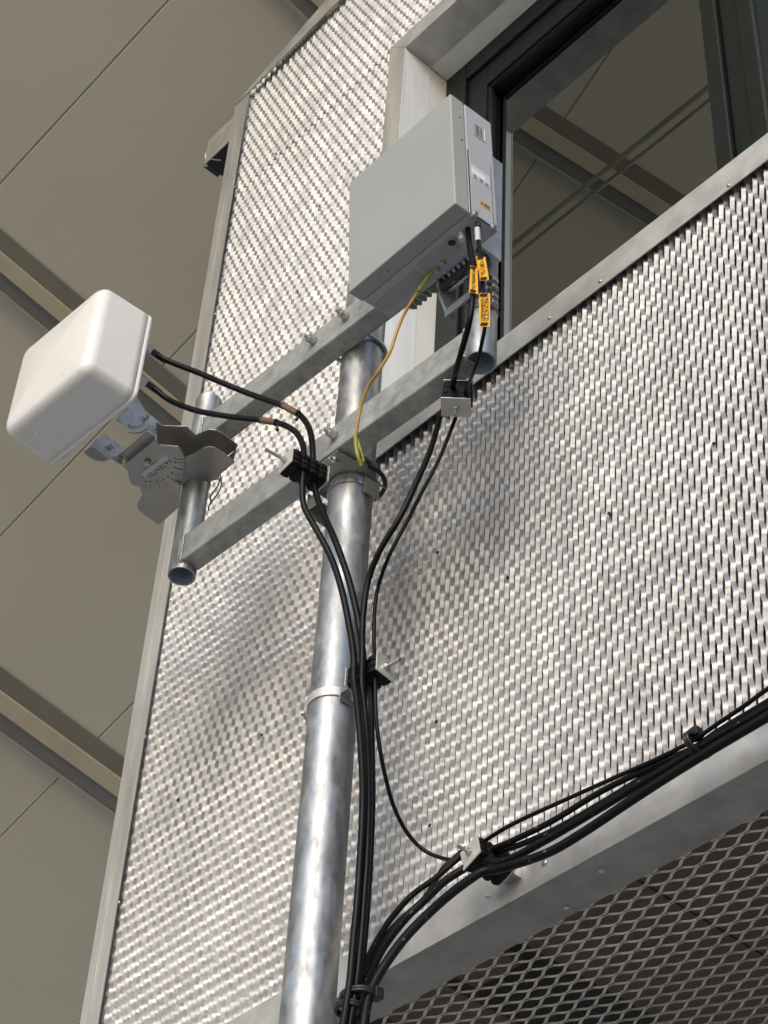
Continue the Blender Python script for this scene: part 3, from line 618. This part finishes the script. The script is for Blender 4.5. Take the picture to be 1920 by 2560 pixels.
for u, v in ((1065, 597), (970, 675), (948, 690)):
    p = at(u, v, Z=RZ0); MB().tube([(p.x, p.y, RZ0-.0005), (p.x, p.y, RZ0+.002)], .002, 8).build('screw', M_ink, ru)

ru.scale.z = .862; ru.rotation_euler.x = radians(4.2)      # leans slightly forward
# bracket between the radio unit and its pipe
rb = thing('pipe_bracket', 'dark cast bracket under the radio unit gripping the right upright pipe', 'bracket', (rp.x, 2.19, 5.5))
zA, zB = 5.495, 5.60
MB().box((-2.345, RY1+.004, 5.60), (-2.335, 2.235, 6.0)).build('cheek', M_zinc, rb, bevel=.001)
q = [at(u, v, X=-2.50) for u, v in ((1103, 690), (1128, 770), (1160, 800), (1150, 690))]
MB().prism([(-2.492, RY1+.002, 5.615), (-2.492, RY1+.006, 5.545), (-2.492, RY1+.035, 5.492), (-2.492, RY1+.06, 5.492), (-2.492, RY1+.06, 5.615)], (.008, 0, 0)).build('cheek', M_cast, rb, bevel=.001)
MB().prism([(-2.388, RY1+.002, 5.615), (-2.388, RY1+.006, 5.535), (-2.388, RY1+.03, 5.505), (-2.388, RY1+.05, 5.505), (-2.388, RY1+.05, 5.615)], (.008, 0, 0)).build('cheek', M_dark, rb, bevel=.001)
MB().box((-2.492, RY1+.030, 5.484), (-2.380, RY1+.036, 5.512)).build('jaw', M_cast, rb, bevel=.001)
MB().box((-2.485, RY1+.004, 5.56), (-2.390, RY1+.010, 5.61)).build('back', M_dark, rb)
MB().tube([(-2.497, RY1+.03, 5.575), (-2.375, RY1+.03, 5.575)], .007, 12).build('bolt', M_stain, rb)
def hose(label, z, dz=.0):
    t = thing('hose_clamp', label, 'hose clamp', (rp.x, rp.y, z), 'hose clamps on the right pipe')
    n_ = 40; pts = [Vector((rp.x+.0395*cos(2*pi*k/n_), rp.y+.0395*sin(2*pi*k/n_), z + dz*sin(2*pi*k/n_))) for k in range(n_+1)]
    vs = []; 
    for q_ in pts: 
        o_ = Vector((q_.x-rp.x, q_.y-rp.y, 0)).normalized()*.0012
        vs += [q_+Vector((0, 0, -.006)), q_+Vector((0, 0, .006)), q_+o_+Vector((0, 0, .006)), q_+o_+Vector((0, 0, -.006))]
    fs = [(i*4+a, i*4+(a+1) % 4, i*4+4+(a+1) % 4, i*4+4+a) for i in range(n_) for a in range(4)]
    b = MB().add(vs, fs).build('band', M_stain, t)
    mb = MB()
    for k in range(0, n_*2):
        a = pi*k/n_; c = Vector((rp.x+.0408*cos(a), rp.y+.0408*sin(a), z+dz*sin(a))); d = Vector((cos(a), sin(a), 0))
        mb.box((-.0004, -.0007, -.0035), (.0004, .0007, .0035), frame(c, d, (-d.y, d.x, 0)))
    mb.build('slots', M_ink, b)
    a = radians(-8); c = Vector((rp.x+.048*cos(a), rp.y+.048*sin(a), z))
    MB().box((-.008, -.011, -.008), (.008, .011, .008), frame(c, (1, 0, .1), (0, 1, 0))).build('screw_housing', M_stain, t, bevel=.003)
    MB().tube([c+Vector((.001, -.008, 0)), c+Vector((.001, -.021, -.002))], .0055, 12).build('screw', M_dark, t)
hose('upper hose clamp on the right pipe, nearest the radio unit', 5.548, .006)
hose('hose clamp second from the top on the right pipe', 5.522, .016)
hose('third hose clamp down on the right pipe', 5.487, .018)
hose('lowest hose clamp on the right pipe', 5.462, .010)

# ------------------------------------------------------------------ cable tags
def tagplate(label, pts, lines, Y):
    P = [at(u, v, Y=Y) for u, v in pts]        # top-left, top-right, bottom-right, bottom-left
    t = thing('cable_tag', label, 'cable tag', P[0], 'amber cable tags')
    MB().prism(P, (0, .0012, 0)).build('plate', M_tagm, t, bevel=.0004)
    c = sum(P, Vector())/4; dn = ((P[3]+P[2])/2-(P[0]+P[1])/2); ln = dn.length; rt = (P[1]-P[0]+P[2]-P[3])/2; wd = rt.length
    dn.normalize(); rt.normalize()
    for s in (-1, 1):
        cc = c + dn*(s*ln*.43) + Vector((0, -.0015, 0))
        MB().box((-wd*.30, -ln*.030, -.001), (wd*.30, ln*.030, .001), frame(cc, rt, (0, 0, 1))).build('slot_tie', M_tie, t)
    n = len(lines)
    for i, s_ in enumerate(lines):
        off = (i-(n-1)/2)*wd*.36
        F_ = frame(c - rt*off*1.0 + Vector((0, -.0006, 0)), dn, -rt if False else rt)
        # text runs downwards, its top to the right
        F_ = frame(c + rt*(-off) + Vector((0, -.0008, 0)), dn, rt)
        text_mesh('lettering', s_, M_ink, t, min(wd*.42, ln*.8/(len(s_)*.62)), F_, .0002)
tagplate('amber tag reading OPT S2, highest of the cable tags', ((1189, 641), (1213, 642), (1222, 700), (1200, 702)), ['OPT S2'], 2.100)
tagplate('small amber tag reading POWER S2 on the thick cable', ((1176, 663), (1193, 667), (1195, 735), (1172, 731)), ['POWER S2'], 2.090)
tagplate('longest amber tag, lowest of the cable tags, with two lines of lettering', ((1196, 732), (1225, 733), (1224, 817), (1199, 817)), ['VIGYAZZ!', 'LEZERVESZELY'], 2.100)

# ------------------------------------------------------------------ antenna
k_ = 5.55/5.2; AW, AH, AD = .352*k_, .326*k_, .160*k_
psi, th_ = radians(177.35), radians(-1.37)
ac = Vector(CAM) + (Vector((-3.234, 1.631, 5.425))-Vector(CAM))*k_ - Vector(RT)*.009
an = Vector((cos(th_)*sin(psi), cos(th_)*cos(psi), sin(th_))); ax_ = Vector((-cos(psi), sin(psi), 0)); AF = frame(ac, ax_, an)   # x right (+X), y front, z?
AF = Matrix(((ax_.x, an.x, 0, ac.x), (ax_.y, an.y, 0, ac.y), (ax_.z, an.z, 1, ac.z), (0, 0, 0, 1)))
at_ = thing('panel_antenna', 'square white plastic panel antenna on the left upright pipe', 'antenna', ac)
def rbox(w_, h_, y0, y1, r, drf, bulge, n=10, fr_=14):
    """rounded, drafted box: outline rings from the back (y0) to the front (y1)"""
    rings = []
    def ring(w2, h2, rr, y):
        pts = []
        for cx, cz, a0 in ((w2-rr, h2-rr, 0), (-w2+rr, h2-rr, 90), (-w2+rr, -h2+rr, 180), (w2-rr, -h2+rr, 270)):
            for k in range(n+1):
                a = radians(a0+90*k/n); pts.append(Vector((cx+rr*cos(a), y, cz+rr*sin(a))))
        return pts
    rings.append(ring(w_/2-.002, h_/2-.002, r-.002, y0))
    rings.append(ring(w_/2, h_/2, r, y0+.002)); rings.append(ring(w_/2, h_/2, r, y0+.012))
    rings.append(ring(w_/2-.0014, h_/2-.0014, r-.0014, y0+.0125)); rings.append(ring(w_/2-.0014, h_/2-.0014, r-.0014, y0+.0145)); rings.append(ring(w_/2, h_/2, r, y0+.015))
    yf = y1-.034
    for t in (0.25, .5, .75, 1): rings.append(ring(w_/2-drf*t, h_/2-drf*t, r, y0+(yf-y0)*t))
    for k in range(1, fr_):
        a = radians(90*k/fr_); R_ = .034
        rings.append(ring(w_/2-drf-R_*(1-cos(a)), h_/2-drf-R_*(1-cos(a)), max(.006, r-R_*(1-cos(a))*.5), yf+R_*sin(a)))
    vs = [p for q_ in rings for p in q_]; m = len(rings[0])
    fs = [(i*m+k, i*m+(k+1) % m, (i+1)*m+(k+1) % m, (i+1)*m+k) for i in range(len(rings)-1) for k in range(m)]
    # domed front cap
    last = len(rings)-1; prev = last*m; base = rings[last]; w2, h2 = max(p.x for p in base), max(p.z for p in base)
    for t in (.8, .55, .3, .1):
        o_ = len(vs); vs += [Vector((p.x*t, y1+bulge*(1-t*t), p.z*t)) for p in base]
        fs += [(prev+k, prev+(k+1) % m, o_+(k+1) % m, o_+k) for k in range(m)]; prev = o_
    vs.append(Vector((0, y1+bulge, 0))); fs += [(prev+k, prev+(k+1) % m, len(vs)-1) for k in range(m)]
    fs.append(tuple(range(m-1, -1, -1)))
    return vs, fs
vs, fs = rbox(AW, AH, -AD/2, AD/2, .032, .004, .012)
o = MB().add([AF @ v for v in vs], fs, True).build('radome', M_radome, at_)
ns = o.modifiers.new('n', 'WEIGHTED_NORMAL') if False else None
for x, z in ((.30, -.5), (-.28, -.5)):
    p = AF @ Vector((x*AW, .02, -AH/2-.001+.004)); MB().tube([p, p+Vector((0, 0, -.0035))], .0032, 12, rad=[.004, .0028]).build('screw', M_radome, at_)
for x, z in ((-.34, -.34), (.22, -.37)):
    p = AF @ Vector((x*AW, AD/2+.001, z*AH)); MB().box(p-Vector((.001, .002, .004)), p+Vector((.001, .002, .004))).build('clip', M_lab, at_)
MB().box((-AW/2+.02, -AD/2-.004, -AH/2+.02), (AW/2-.02, -AD/2-.0005, AH/2-.02), AF).build('back_plate', M_stain, at_, bevel=.002)
for (u, v, u2, v2), lab in (((363, 874, 391, 886), ''), ((350, 948, 378, 966), '')):
    b = at(u2, v2, Y=1.885); a = Vector((b.x-.004, (AF @ Vector((0, -AD/2, 0))).y-.004, b.z+.01)); d = (b-a)
    c_ = MB().tube([a, a+d*.45], .0105, 16).build('connector', M_stain, at_)
    MB().hexa(a+d*.42, d, .0135, d.length*.35).build('nut', M_stain, c_, bevel=.001)
    MB().tube([a+d*.75, b, b+d.normalized()*.03], .0, 14, rad=[.0098, .0098, .0084]).build('boot', M_tie, at_)

# tilt and pan bracket between antenna and pipe
BY = (AF @ Vector((0, -AD/2, 0))).y + .005       # back of antenna
ab = thing('antenna_bracket', 'stainless pan and tilt bracket between the white antenna and the left pipe', 'bracket', (-3.52, 2.0, 5.55))
zq = lambda x, y: (180+x/3.770, 960+y/3.770)
XE1, XE2 = -3.455, -3.585
def ear(x, m, pts, name, th=.0025): return MB().prism(pts, (th, 0, 0)).build(name, m, ab, bevel=.0005)
def arc(cy, cz, r, a0, a1, n=14): return [(cy+r*cos(radians(a0+(a1-a0)*k/n)), cz+r*sin(radians(a0+(a1-a0)*k/n))) for k in range(n+1)]
# right ear outline from the photo, on the plane X = XE1
E1 = [at(*zq(*p), X=XE1) for p in ((600, 110), (650, 200), (700, 270), (805, 350), (805, 420), (785, 500), (700, 450), (640, 465), (580, 455), (530, 425), (470, 385), (405, 345), (500, 240))]
ear(XE1, M_zinc, E1, 'ear')
S1 = [at(*zq(*p), X=XE1+.0028) for p in ((525, 375), (560, 390), (610, 392), (650, 375), (672, 345), (690, 370), (660, 405), (610, 425), (560, 418), (528, 398))]
MB().prism(S1, (.0004, 0, 0)).build('slot', M_bracket, ab)
B1_ = at(*zq(690, 325), X=XE1+.003); MB().hexa(B1_, (1, 0, 0), .009, .009).build('bolt', M_stain, ab, bevel=.001); MB().tube([B1_+Vector((.009, 0, 0)), B1_+Vector((.016, 0, 0))], .0045, 12).build('bolt', M_stain, ab)
# teeth along the scale
mb = MB()
for k in range(16):
    t = k/15; u = 540+ (735-540)*t; v = 445+25*sin(pi*t*.8)-(80*t*t)
    q = at(*zq(u, v+12), X=XE1+.003); mb.box(q-Vector((0, .0012, .0018)), q+Vector((.0006, .0012, .0018)))
mb.build('scale', M_ink, ab)
E2 = [at(*zq(*p), X=XE2) for p in ((310, 475), (405, 540), (490, 600), (470, 770), (330, 690), (175, 580), (215, 520))]
ear(XE2, M_zinc, E2, 'ear')
B2_ = at(*zq(360, 600), X=XE2+.003); MB().hexa(B2_, (1, 0, 0), .0095, .010).build('bolt', M_stain, ab, bevel=.001); MB().tube([B2_+Vector((.010, 0, 0)), B2_+Vector((.0115, 0, 0))], .005, 6).build('bolt', M_zinc, ab)
for u, v in ((405, 635), (447, 664)): q = at(*zq(u, v), X=XE2+.0027); MB().tube([q, q+Vector((.0004, 0, 0))], .0018, 10).build('hole', M_ink, ab)
q = at(*zq(768, 403), X=XE1+.0027); MB().tube([q, q+Vector((.0004, 0, 0))], .0018, 10).build('hole', M_ink, ab)
E3 = [at(*zq(*p), X=XE2-.02) for p in ((100, 640), (180, 590), (335, 680), (360, 710), (300, 735), (215, 728), (140, 690))]
ear(XE2-.02, M_zinc, E3, 'ear')
# base plate on the antenna back and the web joining the two ears
MB().box((XE2-.025, BY-.004, 5.53), (XE1+.004, BY, 5.70)).build('mounting_plate', M_bracket, ab)
pw = [at(*zq(*p), X=XE1) for p in ((785, 500), (700, 455))]
web = [at(*zq(780, 510), X=XE1), at(*zq(700, 455), X=XE1)]
w0, w1_ = at(*zq(785, 510), X=XE1), at(*zq(705, 455), X=XE1)
x0w, x1w = XE2+.003, XE1
MB().prism([Vector((x0w, w0.y, w0.z)), Vector((x1w, w0.y, w0.z)), Vector((x1w, w1_.y, w1_.z)), Vector((x0w, w1_.y, w1_.z))], (0, -.001, .0025)).build('web', M_bracket, ab)
# level plates (lower and upper)
ZL, ZU = 5.612, 5.662
LP = [at(*zq(*p), Z=ZL) for p in ((480, 775), (780, 530), (825, 575), (1000, 590), (1040, 640), (1060, 700), (1065, 780), (1050, 860), (1030, 950), (1005, 1165), (830, 1320), (808, 1325), (625, 1190), (612, 1140), (660, 1045), (640, 975), (560, 945), (540, 900), (525, 820))]
MB().prism(LP, (0, 0, .003)).build('protractor_plate', M_bracket, ab, bevel=.0006)
JP = [at(*zq(*p), Z=ZL+.004) for p in ((1000, 930), (1010, 720), (1070, 690), (1150, 660), (1240, 605), (1300, 590), (1350, 605), (1430, 650), (1535, 735), (1400, 850), (1370, 905), (1300, 918), (1200, 915), (1100, 935), (1050, 960))]
MB().prism(JP, (0, 0, .003)).build('jaw_plate', M_bracket, ab, bevel=.0006)
dz = ZU-ZL
UPp = [at(*zq(*p), Z=ZU) for p in ((790, 360), (855, 395), (1080, 400), (1165, 480), (1290, 430), (1360, 435), (1440, 480), (1565, 580), (1545, 620), (1400, 720), (1200, 760), (1000, 780), (900, 640), (800, 560))]
MB().prism(UPp, (0, 0, .003)).build('jaw_plate', M_bracket, ab, bevel=.0006)
ra, rb_ = at(*zq(1535, 735), Z=ZL+.004), at(*zq(1400, 850), Z=ZL+.004)
MB().prism([ra, rb_, rb_+Vector((0, 0, dz-.002)), ra+Vector((0, 0, dz-.002))], (-.002, -.002, 0)).build('flange', M_bracket, ab)
ra, rb_ = at(*zq(780, 530), Z=ZL+.003), at(*zq(480, 775), Z=ZL+.003)
MB().prism([ra, rb_, rb_+Vector((0, 0, .026)), ra+Vector((0, 0, .026))], (.001, .0025, 0)).build('flange', M_bracket, ab)
# label with the lettering
c_ = at(*zq(795, 785), Z=ZL-.001); a_, b_ = at(*zq(870, 665), Z=ZL-.001), at(*zq(650, 850), Z=ZL-.001)
d_ = (at(*zq(955, 728), Z=ZL-.001)-at(*zq(720, 905), Z=ZL-.001)).normalized(); e_ = (at(*zq(720, 905), Z=ZL-.001)-at(*zq(650, 850), Z=ZL-.001))
LB = [at(*zq(*p), Z=ZL-.0005) for p in ((870, 665), (955, 728), (720, 905), (650, 850))]
lbo = MB().prism(LB, (0, 0, .0006)).build('label', M_lab, ab)
text_mesh('lettering', 'PATENTED', mat('label_ink', (.06, .05, .045), .6), lbo, .0205, frame(at(*zq(815, 800), Z=ZL-.0012), -d_, e_.normalized()), .0002)
text_mesh('lettering', 'Manufactured under', M_inkg, lbo, .0075, frame(at(*zq(745, 768), Z=ZL-.0012), -d_, e_.normalized()), .0001)
mb = MB()
for u, v in ((967, 700), (970, 740), (968, 788), (945, 840), (905, 875), (862, 902), (802, 916), (738, 922), (692, 920)):
    q = at(*zq(u, v), Z=ZL-.0006); mb.box(q-Vector((.0028, .0016, 0)), q+Vector((.0028, .0016, .0006)))
cen = at(*zq(715, 720), Z=ZL-.0006)
for u, v in ((1015, 712), (1020, 742), (1010, 802), (990, 862), (950, 905), (895, 950), (820, 962), (742, 975), (692, 975)):
    q = at(*zq(u, v), Z=ZL-.0006); d = (q-cen).normalized()
    mb.box((-.009, -.0004, 0), (.009, .0004, .0005), frame(q, d, (0, 0, 1) if 0 else Vector((-d.y, d.x, 0))))
mb.build('scale_marks', M_ink, ab)
for u, v, r0 in ((712, 735, .010), (997, 935, .0085)):
    q = at(*zq(u, v), Z=ZL-.001); b = MB().hexa(q, (0, 0, -1), r0, .008).build('bolt', M_stain, ab, bevel=.001); MB().tube([q+Vector((0, 0, -.008)), q+Vector((0, 0, -.011))], r0*.5, 12).build('tip', M_stain, b)
# hose clamp seen between the plates, and the looped strap ends on the right
hc = thing('hose_clamp', 'slotted hose clamp round the left pipe between the bracket plates', 'hose clamp', (lp.x, lp.y, 5.64), None)
b = MB().pipe((lp.x, lp.y, 5.632), (lp.x, lp.y, 5.646), .0405, .0014).build('band', M_stain, hc)
mb = MB()
for k in range(60):
    a = 2*pi*k/60; d = Vector((cos(a), sin(a), 0)); mb.box((-.0003, -.0008, -.004), (.0004, .0008, .004), frame(Vector((lp.x, lp.y, 5.639))+d*.0406, d, (-d.y, d.x, 0)))
mb.build('slots', M_ink, b)
sl = thing('strap_loop', 'two loose steel strap ends looping right of the left pipe under the bracket', 'strap', (lp.x+.05, 2.25, 5.56))
for k, (u0, u1) in enumerate((((540, 1172), (528, 1238)), ((552, 1175), (524, 1262)))):
    P_ = [at(u0[0]-4, u0[1], Y=2.26), at((u0[0]+u1[0])/2+14, (u0[1]+u1[1])/2, Y=2.28), at(u1[0], u1[1], Y=2.26), at(u1[0]-2, u1[1]+14, Y=2.255)]
    MB().tube(spline(P_, 8), .0022, 8).build('strap', M_dark, sl)
print('objects', len(bpy.data.objects))
